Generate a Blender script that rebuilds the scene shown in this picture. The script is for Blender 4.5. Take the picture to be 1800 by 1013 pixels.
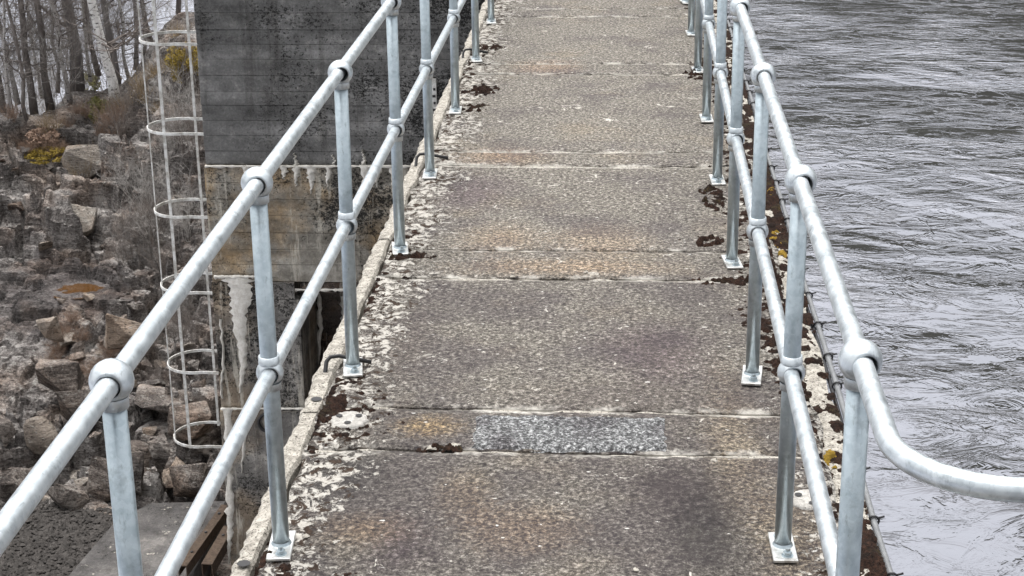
import bpy, bmesh, math, random
import numpy as np
from mathutils import Matrix, Vector

for o in list(bpy.data.objects): bpy.data.objects.remove(o)
scene = bpy.context.scene
COL = scene.collection
R = math.radians
rng = random.Random(7)

# ------------------------------------------------------------------ camera
PITCH, YAW, ROLL, FPX, CAMH = 0.343, -0.0685, -0.0127, 2987.9, 2.3624
fwd = Vector((math.sin(YAW)*math.cos(PITCH), math.cos(YAW)*math.cos(PITCH), -math.sin(PITCH)))
_rt = Vector((math.cos(YAW), -math.sin(YAW), 0)); _up = _rt.cross(fwd)
c_r = _rt*math.cos(ROLL)+_up*math.sin(ROLL); c_u = -_rt*math.sin(ROLL)+_up*math.cos(ROLL)
CAM = Vector((0, 0, CAMH))
cam = bpy.data.cameras.new('camera'); co = bpy.data.objects.new('camera', cam); COL.objects.link(co)
co.matrix_world = Matrix(((c_r.x, c_u.x, -fwd.x, 0), (c_r.y, c_u.y, -fwd.y, 0), (c_r.z, c_u.z, -fwd.z, CAMH), (0, 0, 0, 1)))
cam.sensor_width = 36; cam.lens = FPX*36/1800; cam.clip_start = 0.05; cam.clip_end = 2000
scene.camera = co

# ------------------------------------------------------------------ sky, sun, exposure
world = bpy.data.worlds.new('World'); scene.world = world; world.use_nodes = True
wn, wl = world.node_tree.nodes, world.node_tree.links
for n in list(wn): wn.remove(n)
sky = wn.new('ShaderNodeTexSky'); sky.sky_type = 'NISHITA'; sky.sun_disc = False
SUN_EL, SUN_ROT = R(76), R(-25)
sky.sun_elevation = SUN_EL; sky.sun_rotation = SUN_ROT; sky.dust_density = 6; sky.air_density = 1.2
hs = wn.new('ShaderNodeHueSaturation'); hs.inputs['Saturation'].default_value = 0.13
bg = wn.new('ShaderNodeBackground'); bg.inputs['Strength'].default_value = 0.145
wo = wn.new('ShaderNodeOutputWorld')
wl.new(sky.outputs[0], hs.inputs['Color']); wl.new(hs.outputs[0], bg.inputs['Color']); wl.new(bg.outputs[0], wo.inputs['Surface'])
sl = bpy.data.lights.new('sun', 'SUN'); sl.energy = 1.5; sl.angle = R(60); sl.color = (1, 0.985, 0.96)
so = bpy.data.objects.new('sun', sl); COL.objects.link(so)
sd = Vector((math.sin(SUN_ROT)*math.cos(SUN_EL), math.cos(SUN_ROT)*math.cos(SUN_EL), math.sin(SUN_EL)))
so.rotation_euler = sd.to_track_quat('Z', 'Y').to_euler()
scene.view_settings.view_transform = 'Standard'; scene.view_settings.look = 'None'
scene.view_settings.gamma = 1; scene.view_settings.exposure = 0.84
scene.render.engine = 'CYCLES'
scene.cycles.max_bounces = 4; scene.cycles.diffuse_bounces = 2; scene.cycles.glossy_bounces = 2

# ------------------------------------------------------------------ helpers
def ray(u, v):
    return fwd + c_r*((u-900)/FPX) - c_u*((v-506.5)/FPX)
def at(u, v, y=None, z=None):
    d = ray(u, v)
    t = (y/d.y) if y is not None else ((z-CAMH)/d.z)
    return CAM + d*t

def tag(o, label=None, cat=None, group=None, kind=None):
    if label: o['label'] = label
    if cat: o['category'] = cat
    if group: o['group'] = group
    if kind: o['kind'] = kind
    return o
def empty(name, loc=(0, 0, 0), parent=None):
    o = bpy.data.objects.new(name, None); COL.objects.link(o); o.location = loc; o.empty_display_size = 0.1
    if parent: o.parent = parent
    return o
def link(name, me, parent=None, loc=None):
    o = bpy.data.objects.new(name, me); COL.objects.link(o)
    if parent: o.parent = parent
    if loc is not None: o.location = loc
    return o

class MB:
    def __init__(s): s.v = []; s.f = []; s.sm = []
    def add(s, vs, fs, smooth=False):
        b = len(s.v); s.v += [tuple(p) for p in vs]; s.f += [tuple(i+b for i in f) for f in fs]; s.sm += [smooth]*len(fs)
        return s
    def box(s, a, b):
        x0, y0, z0 = a; x1, y1, z1 = b
        return s.add([(x0,y0,z0),(x1,y0,z0),(x1,y1,z0),(x0,y1,z0),(x0,y0,z1),(x1,y0,z1),(x1,y1,z1),(x0,y1,z1)],
                     [(0,3,2,1),(4,5,6,7),(0,1,5,4),(1,2,6,5),(2,3,7,6),(3,0,4,7)])
    def tube(s, pts, rad, n=8, cap=True, smooth=True):
        pts = [Vector(p) for p in pts]; m = len(pts)
        rad = rad if isinstance(rad, (list, tuple)) else [rad]*m
        vs = []; ref = None
        for i, p in enumerate(pts):
            t = (pts[min(i+1, m-1)]-pts[max(i-1, 0)]).normalized()
            if ref is None:
                ref = Vector((0, 0, 1)) if abs(t.z) < .9 else Vector((1, 0, 0))
            a = (ref - t*ref.dot(t)).normalized(); b = t.cross(a); ref = a
            for k in range(n):
                an = 2*math.pi*k/n
                vs.append(p + (a*math.cos(an)+b*math.sin(an))*rad[i])
        fs = [(i*n+k, i*n+(k+1) % n, (i+1)*n+(k+1) % n, (i+1)*n+k) for i in range(m-1) for k in range(n)]
        s.add(vs, fs, smooth)
        if cap:
            b0 = len(s.v)-len(vs)
            s.f.append(tuple(b0+k for k in reversed(range(n)))); s.sm.append(False)
            s.f.append(tuple(b0+(m-1)*n+k for k in range(n))); s.sm.append(False)
        return s
    def lathe(s, prof, n=16, M=None, smooth=True):
        vs = []
        for r, z in prof:
            for k in range(n):
                a = 2*math.pi*k/n; p = Vector((r*math.cos(a), r*math.sin(a), z)); vs.append(M @ p if M else p)
        fs = [(i*n+k, i*n+(k+1) % n, (i+1)*n+(k+1) % n, (i+1)*n+k) for i in range(len(prof)-1) for k in range(n)]
        return s.add(vs, fs, smooth)
    def mesh(s, name, mat=None):
        me = bpy.data.meshes.new(name); me.from_pydata(s.v, [], s.f)
        me.polygons.foreach_set('use_smooth', s.sm)
        if mat: me.materials.append(mat)
        me.update(); return me
    def build(s, name, mat, parent=None, loc=None):
        return link(name, s.mesh(name, mat), parent, loc)

def bevel(me, w, seg=2):
    bm = bmesh.new(); bm.from_mesh(me)
    bmesh.ops.bevel(bm, geom=bm.edges[:], offset=w, segments=seg, affect='EDGES', profile=.6)
    bm.to_mesh(me); bm.free(); return me

# numpy noise
def _h(ix, iy, s=0):
    n = (ix.astype(np.int64)*374761393 + iy.astype(np.int64)*668265263 + s*974634777) & 0x7fffffff
    n = ((n ^ (n >> 13))*1274126177) & 0x7fffffff
    n = n ^ (n >> 16)
    return (n & 0xffff)/65535.0
def vn(x, y, s=0):
    x = np.asarray(x, float); y = np.asarray(y, float)
    ix = np.floor(x); iy = np.floor(y); fx = x-ix; fy = y-iy
    fx = fx*fx*(3-2*fx); fy = fy*fy*(3-2*fy)
    a = _h(ix, iy, s); b = _h(ix+1, iy, s); c = _h(ix, iy+1, s); d = _h(ix+1, iy+1, s)
    return (a*(1-fx)+b*fx)*(1-fy)+(c*(1-fx)+d*fx)*fy
def fbm(x, y, s=0, o=4):
    t = 0; a = .5
    for i in range(o):
        t = t+a*(vn(x, y, s+i)-.5); x = x*2.03; y = y*2.03; a *= .5
    return t
def blocks(x, y, s=0):
    """fractured blocks: returns (per-block level 0..1, tilt offset, distance to block border)"""
    ix = np.floor(x); iy = np.floor(y)
    f1 = np.full(x.shape, 9.); f2 = np.full(x.shape, 9.); lev = np.zeros(x.shape); til = np.zeros(x.shape)
    for dx in (-1, 0, 1):
        for dy in (-1, 0, 1):
            cx = ix+dx; cy = iy+dy
            px = cx+.15+.7*_h(cx, cy, s); py = cy+.15+.7*_h(cx, cy, s+1)
            ex = x-px; ey = y-py; d = np.maximum(np.abs(ex), np.abs(ey))*.6+np.hypot(ex, ey)*.4
            l = _h(cx, cy, s+2); tl = ex*(_h(cx, cy, s+3)-.5)+ey*(_h(cx, cy, s+4)-.5)
            m = d < f1
            f2 = np.where(m, f1, np.minimum(f2, d)); f1 = np.where(m, d, f1)
            lev = np.where(m, l, lev); til = np.where(m, tl, til)
    return lev, til, f2-f1

# ------------------------------------------------------------------ materials
class NT:
    def __init__(s, name):
        s.m = bpy.data.materials.new(name); s.m.use_nodes = True
        s.t = s.m.node_tree; s.n = s.t.nodes; s.l = s.t.links
        for n in list(s.n): s.n.remove(n)
        s.out = s.n.new('ShaderNodeOutputMaterial')
        s.b = s.n.new('ShaderNodeBsdfPrincipled'); s.l.new(s.b.outputs[0], s.out.inputs[0])
        g = s.n.new('ShaderNodeNewGeometry'); s.P = g.outputs['Position']; s.N = g.outputs['Normal']
        s.geo = g
    def set(s, sock, v):
        if isinstance(v, bpy.types.NodeSocket): s.l.new(v, sock)
        elif isinstance(v, (tuple, list)) and len(v) == 3 and sock.type == 'RGBA': sock.default_value = (*v, 1)
        else: sock.default_value = v
    def map(s, scale=(1, 1, 1), loc=(0, 0, 0), rot=(0, 0, 0), vec=None):
        n = s.n.new('ShaderNodeMapping'); s.l.new(vec or s.P, n.inputs[0])
        n.inputs['Scale'].default_value = scale; n.inputs['Location'].default_value = loc; n.inputs['Rotation'].default_value = rot
        return n.outputs[0]
    def noise(s, scale, detail=4, rough=.6, dist=0, vec=None, color=False, typ='FBM'):
        n = s.n.new('ShaderNodeTexNoise'); s.l.new(vec or s.P, n.inputs['Vector']); n.noise_type = typ
        n.inputs['Scale'].default_value = scale; n.inputs['Detail'].default_value = detail
        n.inputs['Roughness'].default_value = rough; n.inputs['Distortion'].default_value = dist
        return n.outputs['Color'] if color else n.outputs[0]
    def voro(s, scale, feat='F1', vec=None, out='Distance', rand=1):
        n = s.n.new('ShaderNodeTexVoronoi'); s.l.new(vec or s.P, n.inputs['Vector']); n.feature = feat
        n.inputs['Scale'].default_value = scale; n.inputs['Randomness'].default_value = rand
        return n.outputs[out]
    def ramp(s, fac, stops, interp='LINEAR'):
        n = s.n.new('ShaderNodeValToRGB'); s.l.new(fac, n.inputs[0]); e = n.color_ramp.elements
        n.color_ramp.interpolation = interp
        while len(e) < len(stops): e.new(.5)
        for el, (p, c) in zip(e, stops):
            el.position = p; el.color = (c, c, c, 1) if isinstance(c, (int, float)) else (*c, 1)
        return n.outputs[0]
    def mr(s, v, a, b, c=0, d=1):
        n = s.n.new('ShaderNodeMapRange'); s.set(n.inputs[0], v)
        for i, q in enumerate((a, b, c, d)): s.set(n.inputs[1+i], q)
        return n.outputs[0]
    def math(s, op, a, b=0.0):
        n = s.n.new('ShaderNodeMath'); n.operation = op; s.set(n.inputs[0], a); s.set(n.inputs[1], b); return n.outputs[0]
    def mix(s, f, a, b, mode='MIX'):
        n = s.n.new('ShaderNodeMix'); n.data_type = 'RGBA'; n.blend_type = mode
        s.set(n.inputs[0], f); s.set(n.inputs[6], a); s.set(n.inputs[7], b); return n.outputs[2]
    def sep(s, v=None):
        n = s.n.new('ShaderNodeSeparateXYZ'); s.l.new(v or s.P, n.inputs[0]); return n.outputs
    def attr(s, name):
        n = s.n.new('ShaderNodeAttribute'); n.attribute_name = name; return n.outputs['Fac']
    def bump(s, h, strength=.5, dist=.01, nrm=None):
        n = s.n.new('ShaderNodeBump'); s.l.new(h, n.inputs['Height']); s.set(n.inputs['Strength'], strength); n.inputs['Distance'].default_value = dist
        if nrm: s.l.new(nrm, n.inputs['Normal'])
        return n.outputs[0]
    def fin(s, col, rough=.8, nrm=None, metal=0, spec=None):
        s.set(s.b.inputs['Base Color'], col); s.set(s.b.inputs['Roughness'], rough); s.set(s.b.inputs['Metallic'], metal)
        if nrm: s.l.new(nrm, s.b.inputs['Normal'])
        if spec is not None: s.set(s.b.inputs['Specular IOR Level'], spec)
        return s.m
M = {}

def m_galv(name, lo, hi, sc=55, grime=False):
    t = NT(name)
    v = t.voro(sc, out='Color'); n1 = t.noise(sc*.35, 4, .65); n2 = t.noise(sc*3, 3, .7)
    g = t.sep(v)[0]
    f = t.math('ADD', t.math('MULTIPLY', g, .22), t.math('MULTIPLY', n1, .9))
    c = t.mix(t.mr(f, .15, 1.0), lo, hi)
    c = t.mix(t.mr(n2, .62, .8, 0, .35), c, (.78, .82, .85))
    c = t.mix(t.mr(t.noise(16, 6, .75), .54, .66, 0, .55), c, (.27, .31, .33))
    c = t.mix(t.mr(t.noise(70, 4, .8, vec=t.map(scale=(1, .25, .25))), .60, .68, 0, .5), c, (.22, .25, .26))
    if grime: c = t.mix(t.mr(t.noise(22, 5, .75), .52, .64, 0, .6), c, (.26, .23, .19))
    r = t.mr(n1, .3, .7, .30, .50)
    return t.fin(c, r, t.bump(n2, .12, .002), metal=.82)
M['galv'] = m_galv('galvanised_post', (.33, .40, .44), (.60, .67, .70), 75)
M['galv_rail'] = m_galv('galvanised_rail', (.44, .49, .52), (.78, .82, .84), 70)
M['plate'] = m_galv('galvanised_plate', (.62, .63, .62), (.88, .88, .86), 60, True)

def m_deck():
    t = NT('deck_concrete')
    X, Y, Z = t.sep()[:3]
    dj = t.attr('dj'); tone = t.attr('tone')
    wob = t.noise(7, 5, .65, color=True)
    # fine exposed aggregate
    a1 = t.noise(66, 3, .72, dist=.5); a2 = t.noise(38, 5, .7); a3 = t.noise(240, 2, .6)
    ag = t.math('ADD', t.math('MULTIPLY', a1, .6), t.math('ADD', t.math('MULTIPLY', a2, .25), t.math('MULTIPLY', a3, .25)))
    c = t.ramp(ag, [(.42, (.022, .020, .020)), (.50, (.088, .081, .073)), (.57, (.18, .168, .152)), (.69, (.56, .54, .50))])
    big = t.noise(2.1, 6, .64); big2 = t.noise(2.3, 5, .6, vec=t.map(loc=(7, 3, 1)))
    c = t.mix(1, c, (.84, .815, .775), 'MULTIPLY')
    # damp purple-dark algae and tan patches
    dk = t.mr(t.math('ADD', big, t.math('MULTIPLY', tone, .20)), .50, .66)
    c = t.mix(t.math('MULTIPLY', dk, .85), c, t.mix(.5, c, (.040, .031, .040)))
    tn = t.mr(big2, .55, .70)
    c = t.mix(t.math('MULTIPLY', tn, .55), c, t.mix(1, c, (1.15, 1.06, .93), 'MULTIPLY'))
    c = t.mix(t.mr(tone, 0, 1, 0, .9), c, t.mix(1, c, (.46, .44, .45), 'MULTIPLY'))
    # stains with their own place on the slabs
    def ell(x, y, rx, ry, col, k):
        nonlocal c
        q = t.n.new('ShaderNodeVectorMath'); q.operation = 'SUBTRACT'; t.l.new(t.P, q.inputs[0]); q.inputs[1].default_value = (x, y, 0)
        q2 = t.n.new('ShaderNodeVectorMath'); q2.operation = 'MULTIPLY'; t.l.new(q.outputs[0], q2.inputs[0]); q2.inputs[1].default_value = (1/rx, 1/ry, 0)
        q3 = t.n.new('ShaderNodeVectorMath'); q3.operation = 'LENGTH'; t.l.new(q2.outputs[0], q3.inputs[0])
        d = t.math('ADD', q3.outputs['Value'], t.math('MULTIPLY', t.math('SUBTRACT', a2, .5), 1.6))
        d = t.math('ADD', d, t.math('MULTIPLY', t.math('SUBTRACT', big2, .5), 1.2))
        f = t.math('MULTIPLY', t.mr(d, .3, 1.2, k, 0), t.mr(a1, .38, .56, .25, 1))
        c = t.mix(f, c, t.mix(1, c, col, 'MULTIPLY'))
    def P(u, v): p = at(u, v, z=0); return p.x, p.y
    for (u, v, rx, ry, col, k) in [
        (752, 750, .13, .10, (1.9, 1.52, .95), .9), (590, 830, .17, .22, (.38, .40, .42), .9), (700, 950, .12, .2, (.50, .42, .52), .8),
        (920, 930, .20, .18, (1.5, 1.3, 1.08), .9), (640, 930, .16, .12, (1.5, 1.3, 1.06), .9), (1190, 860, .2, .22, (.50, .46, .50), .9),
        (1240, 960, .14, .3, (.42, .42, .44), .8), (1150, 620, .22, .35, (.62, .52, .62), .8), (830, 340, .22, .4, (.62, .52, .64), .8),
        (880, 420, .22, .25, (1.35, 1.18, 1.02), .9), (1060, 430, .24, .3, (1.35, 1.18, 1.02), .9), (880, 275, .3, .2, (1.4, 1.12, .92), .8),
        (960, 118, .25, .25, (1.4, 1.12, .95), .8), (1120, 700, .5, .2, (.6, .55, .58), .6), (700, 600, .15, .5, (.8, .75, .75), .7),
        (1000, 470, .5, .12, (1.5, 1.15, .85), .6), (1250, 900, .1, .3, (.6, .6, .62), .6), (1290, 780, .10, .6, (1.45, 1.32, 1.1), .8),
        (1400, 960, .12, .4, (1.45, 1.32, 1.1), .8), (820, 870, .1, .2, (1.35, 1.15, .9), .6)]:
        ell(*P(u, v), rx, ry, col, k)
    # crusts, lichen and black moss along both edges
    xl = t.math('ADD', t.math('SUBTRACT', X, -1.03), t.math('MULTIPLY', t.math('SUBTRACT', t.noise(2.2, 5, .7), .5), .50))
    xr = t.math('ADD', t.math('SUBTRACT', .68, X), t.math('MULTIPLY', t.math('SUBTRACT', t.noise(2.6, 5, .7, vec=t.map(loc=(3, 9, 0))), .5), .40))
    el = t.mr(xl, .12, .40, 1, 0); er = t.mr(xr, .06, .26, 1, 0)
    e = t.math('MAXIMUM', el, er)
    sv = t.map(scale=(1.15, .95, 1))
    li = t.noise(21, 6, .74, dist=.5, vec=sv); mo = t.noise(17, 6, .75, dist=.5, vec=t.map(scale=(1.15, .95, 1), loc=(11, 4, 2)))
    fl = t.mr(t.math('ADD', li, t.math('MULTIPLY', t.math('SUBTRACT', e, 1.0), .24)), .478, .515); c = t.mix(t.math('MULTIPLY', fl, .74), c, t.mix(t.noise(60, 3), (.30, .275, .235), (.74, .71, .655)))
    fm = t.mr(t.math('ADD', mo, t.math('MULTIPLY', t.math('SUBTRACT', e, 1.0), .20)), .535, .56); c = t.mix(fm, c, t.mix(t.noise(40, 3), (.018, .012, .009), (.07, .045, .03)))
    # lime along the joints
    lj = t.math('MULTIPLY', t.mr(t.math('ADD', dj, t.math('MULTIPLY', t.math('SUBTRACT', li, .5), .10)), .0, .035, 1, 0), t.mr(t.noise(5, 4, .7), .47, .60))
    c = t.mix(t.math('MULTIPLY', lj, .75), c, (.66, .63, .57))
    # scattered white droppings and pale stones
    fk = t.math('ADD', t.voro(13, vec=t.map(scale=(.8, 1.5, 1))), t.math('MULTIPLY', t.math('SUBTRACT', a1, .5), .5)); c = t.mix(t.mr(fk, .02, .07, .8, 0), c, (.70, .68, .64))
    fk2 = t.math('MULTIPLY', t.mr(t.noise(8, 5, .75, dist=1.5), .64, .68), .7); c = t.mix(fk2, c, (.62, .59, .53))
    hgt = t.math('ADD', ag, t.math('MULTIPLY', fm, .5)); hgt = t.math('ADD', hgt, t.math('MULTIPLY', fl, .5))
    return t.fin(c, .9, t.bump(hgt, .75, .012), spec=.25)
M['deck'] = m_deck()

def m_crust(name, a, b, dark=(.03, .025, .02), sc=25, pits=.62):
    t = NT(name)
    n = t.noise(sc, 6, .75, dist=.5); n2 = t.noise(sc*4, 3, .7)
    c = t.mix(t.mr(n, .3, .7), a, b); c = t.mix(t.mr(n2, pits, pits+.1), c, dark)
    return t.fin(c, .9, t.bump(t.math('ADD', n, t.math('MULTIPLY', n2, .4)), .7, .01), spec=.2)
M['edge'] = m_crust('edge_strip_concrete', (.15, .135, .115), (.58, .545, .48), sc=32, pits=.54)
M['lime'] = m_crust('lime_crust', (.58, .54, .47), (.88, .86, .81), dark=(.16, .13, .10), pits=.66)
M['ring'] = m_crust('cement_ring', (.26, .245, .225), (.62, .60, .56), dark=(.08, .07, .06), sc=48, pits=.60)
t = NT('patch_aggregate'); _a = t.noise(95, 3, .7, dist=.4); _b = t.noise(6, 4, .6)
_c = t.ramp(_a, [(.40, (.040, .040, .041)), (.50, (.115, .116, .117)), (.58, (.23, .233, .235)), (.68, (.50, .503, .50))])
M['patch'] = t.fin(t.mix(t.mr(_b, .5, .66, 0, .7), _c, t.mix(1, _c, (.42, .38, .40), 'MULTIPLY')), .9, t.bump(_a, .7, .012), spec=.2)
t = NT('moss_brown'); _n = t.noise(9, 5, .7); _f = t.noise(120, 3, .7)
M['moss'] = t.fin(t.mix(t.mr(_f, .35, .65), (.010, .007, .006), t.ramp(_n, [(.40, (.022, .015, .012)), (.52, (.050, .026, .018)), (.60, (.035, .026, .018)), (.72, (.10, .07, .025))])), .95, t.bump(_f, 1, .01), spec=.1)
M['moss_y'] = m_crust('moss_yellow', (.10, .06, .01), (.34, .22, .03), dark=(.05, .03, .01), sc=60)
M['rust'] = m_crust('rusty_steel', (.035, .024, .018), (.13, .095, .07), dark=(.015, .012, .01), sc=20)
M['timber'] = m_crust('grey_timber', (.09, .075, .06), (.25, .21, .16), sc=12)
t = NT('black_iron'); M['iron'] = t.fin((.018, .017, .018), .55)
t = NT('cable_grey'); M['cable'] = t.fin(t.mix(t.noise(30, 3), (.10, .105, .11), (.24, .245, .25)), .45)
t = NT('black_plastic'); M['tie'] = t.fin((.012, .012, .014), .5)
t = NT('white_painted_steel'); M['white'] = t.fin(t.mix(t.mr(t.noise(9, 5, .75), .42, .62), (.72, .72, .70), (.40, .38, .34)), .6)

def m_pier(name, cols, pitd, pitx=0, lime=0.0, warm=0.0, seed=0):
    t = NT(name); X, Y, Z = t.sep()[:3]
    n = t.noise(2.2, 6, .65, vec=t.map(loc=(seed, 0, 0), scale=(1, 1, 1.6))); fi = t.noise(34, 4, .72)
    band = t.noise(1.0, 2, .5, vec=t.map(scale=(.35, .35, 6.1), loc=(0, 0, seed)))
    f = t.math('ADD', t.math('MULTIPLY', n, .6), t.math('ADD', t.math('MULTIPLY', fi, .25), t.math('MULTIPLY', band, .25)))
    c = t.ramp(f, [(.38, cols[0]), (.54, cols[1]), (.70, cols[2])])
    if warm:
        w = t.noise(1.3, 5, .6, vec=t.map(loc=(5, 2, seed)))
        c = t.mix(t.mr(w, .45, .62, 0, warm), c, t.mix(1, c, (1.55, 1.1, .6), 'MULTIPLY'))
    # black weathering crust in clusters of pits, keeping to the boards
    cl = t.noise(1.1, 4, .6, vec=t.map(loc=(seed+3, 1, 8)))
    pit = t.noise(20, 6, .8, vec=t.map(scale=(1, 1, 1.45), loc=(0, 0, seed)))
    pit = t.math('ADD', t.math('MULTIPLY', pit, .62), t.math('MULTIPLY', t.noise(62, 4, .75), .38))
    dens = t.math('ADD', t.mr(cl, .35, .68, 0, .16), t.mr(X, -4.6, -2.2, 0, pitx))
    pm = t.mr(t.math('ADD', pit, dens), pitd-.02, pitd+.02)
    c = t.mix(t.math('MULTIPLY', pm, .92), c, (.010, .010, .010))
    sk = t.noise(1, 5, .7, vec=t.map(scale=(5, 5, .35), loc=(seed, 3, 7))); c = t.mix(t.mr(sk, .52, .66, 0, .6), c, t.mix(1, c, (.42, .40, .38), 'MULTIPLY'))
    pale = t.noise(6, 6, .8, dist=1); c = t.mix(t.mr(pale, .54, .64, 0, .6), c, t.mix(1, c, (1.7, 1.68, 1.62), 'MULTIPLY'))
    # pale drips
    if lime:
        dr = t.noise(1, 5, .7, vec=t.map(scale=(7, 7, .9), loc=(seed, 0, 2)))
        c = t.mix(t.mr(dr, 1-lime, 1-lime+.08, 0, .75), c, (.60, .56, .48))
    hl = t.noise(10, 3, .6, dist=2.5); c = t.mix(t.mr(t.math('ABSOLUTE', t.math('SUBTRACT', hl, .5)), .0, .006, .28, 0), c, (.42, .41, .40))
    h = t.math('SUBTRACT', fi, t.math('MULTIPLY', pm, .8))
    return t.fin(c, .9, t.bump(h, .7, .02), spec=.2)
M['pier_dark'] = m_pier('pier_dark_concrete', [(.075, .074, .072), (.16, .158, .154), (.32, .316, .308)], .685, pitx=.085)
M['pier_brown'] = m_pier('pier_brown_concrete', [(.085, .076, .062), (.24, .222, .19), (.46, .435, .385)], .665, pitx=.04, lime=.45, warm=.7, seed=4)
M['pier_low'] = m_pier('pier_low_concrete', [(.085, .08, .076), (.20, .19, .178), (.40, .38, .35)], .64, lime=.46, warm=.4, seed=9)
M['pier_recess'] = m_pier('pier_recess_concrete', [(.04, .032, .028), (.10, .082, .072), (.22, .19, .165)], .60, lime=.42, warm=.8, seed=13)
M['apron'] = m_pier('apron_concrete', [(.035, .033, .032), (.085, .080, .078), (.17, .16, .152)], .70, lime=.38, seed=17)
M['damwall'] = m_pier('dam_wall_concrete', [(.06, .056, .05), (.12, .11, .10), (.2, .185, .165)], .70, lime=.36, seed=21)

def m_rock(name, a, b, c3, lich=.62, scale=1.0, obj=False, stria=True, wet=None):
    t = NT(name)
    if obj:
        tc = t.n.new('ShaderNodeTexCoord'); inf = t.n.new('ShaderNodeObjectInfo'); vm = t.n.new('ShaderNodeVectorMath'); vm.operation = 'ADD'
        cb = t.n.new('ShaderNodeCombineXYZ'); t.l.new(t.math('MULTIPLY', inf.outputs['Random'], 50.0), cb.inputs[0])
        t.l.new(tc.outputs['Object'], vm.inputs[0]); t.l.new(cb.outputs[0], vm.inputs[1]); V = vm.outputs[0]
        rnd = inf.outputs['Random']
    else: V = t.P; rnd = None
    n1 = t.noise(1.7*scale, 6, .65, vec=V); st = t.noise(3*scale, 6, .75, dist=.5, vec=t.map(scale=(.6, .7, 4.5), rot=(.22, -.16, .3), vec=V)); fi = t.noise(30*scale, 5, .75, vec=V)
    f = t.math('ADD', t.math('MULTIPLY', n1, .4), t.math('ADD', t.math('MULTIPLY', st, .35 if stria else .15), t.math('MULTIPLY', fi, .35)))
    c = t.ramp(f, [(.43, a), (.53, b), (.65, c3)])
    tint = t.noise(.9*scale, 3, .5, color=True, vec=V)
    w = t.noise(1.1*scale, 4, .6, vec=t.map(loc=(4, 8, 1), vec=V)); c = t.mix(t.mr(w, .48, .64, 0, .75), c, t.mix(1, c, (1.2, 1.0, .85), 'MULTIPLY'))
    if rnd is not None: c = t.mix(t.math('MULTIPLY', rnd, .55), c, t.mix(1, c, (.95, .80, .70), 'MULTIPLY'))
    # lichen on upward faces
    nz = t.sep(t.N)[2]
    lm = t.noise(13*scale, 6, .8, dist=.6, vec=V)
    c = t.mix(t.math('MULTIPLY', t.mr(lm, lich, lich+.06), t.mr(nz, .1, .75, .35, .9)), c, (.50, .49, .45))
    cr = t.noise(16*scale, 6, .8, vec=t.map(scale=(.7, .7, 2.2), rot=(.22, -.16, .3), vec=V)); c = t.mix(t.mr(cr, .565, .61, 0, .93), c, (.012, .010, .009))
    rough = .85
    if wet:
        q = t.n.new('ShaderNodeVectorMath'); q.operation = 'DISTANCE'; t.l.new(t.P, q.inputs[0]); q.inputs[1].default_value = wet[:3]
        wf = t.mr(t.math('ADD', q.outputs['Value'], t.math('MULTIPLY', t.math('SUBTRACT', t.noise(1.6, 5, .65), .5), 2.6)), wet[3]*.6, wet[3], 1, 0)
        c = t.mix(wf, c, t.mix(1, c, (.55, .53, .54), 'MULTIPLY')); rough = t.mr(wf, 0, 1, .85, .38)
    h = t.math('ADD', st, t.math('ADD', t.math('MULTIPLY', fi, .5), t.math('MULTIPLY', cr, -.8)))
    return t.fin(c, rough, t.bump(h, 1.0, .09), spec=.3)
ROCKC = ((.038, .033, .031), (.165, .147, .138), (.54, .51, .485))
M['bank'] = m_rock('bank_rock', *ROCKC, lich=.58, wet=(*at(95, 515, z=-6.5), 1.35))
M['rock'] = m_rock('boulder_rock', (.034, .029, .027), (.145, .128, .117), (.48, .45, .42), lich=.57, obj=True)
M['rock_pale'] = m_rock('pale_boulder_rock', (.15, .135, .12), (.33, .30, .265), (.55, .515, .47), lich=.57, obj=True)
M['gravel'] = m_crust('wet_gravel', (.014, .013, .012), (.095, .086, .08), sc=9, pits=.60)

def m_bark(name, lo, hi, band=False):
    t = NT(name)
    n = t.noise(14, 5, .7, vec=t.map(scale=(1, 1, .35))); c = t.mix(t.mr(n, .3, .7), lo, hi)
    if band:
        b = t.noise(9, 4, .7, vec=t.map(scale=(1, 1, 3.5))); c = t.mix(t.mr(b, .56, .62), c, (.035, .03, .028))
    return t.fin(c, .85, t.bump(n, .5, .02), spec=.2)
M['birch'] = m_bark('birch_bark', (.58, .56, .54), (.86, .85, .83), True)
M['birch_grey'] = m_bark('grey_birch_bark', (.26, .24, .23), (.55, .53, .51), True)
M['pine'] = m_bark('pine_bark', (.12, .11, .108), (.29, .27, .26))
M['dark_bark'] = m_bark('alder_bark', (.085, .075, .07), (.24, .215, .20))
M['twig'] = m_bark('twig_bark', (.11, .092, .084), (.28, .245, .22))
M['twig_red'] = m_bark('heather_stems', (.15, .095, .07), (.36, .26, .195))
M['twig_pale'] = m_bark('pale_twigs', (.28, .26, .245), (.55, .53, .50))
M['straw'] = m_bark('dead_grass', (.16, .11, .06), (.40, .31, .19))
M['leaf'] = m_bark('evergreen_leaf', (.06, .062, .022), (.20, .19, .07))
M['leaf_y'] = m_bark('yellow_moss_leaf', (.14, .095, .015), (.36, .27, .06))

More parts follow.
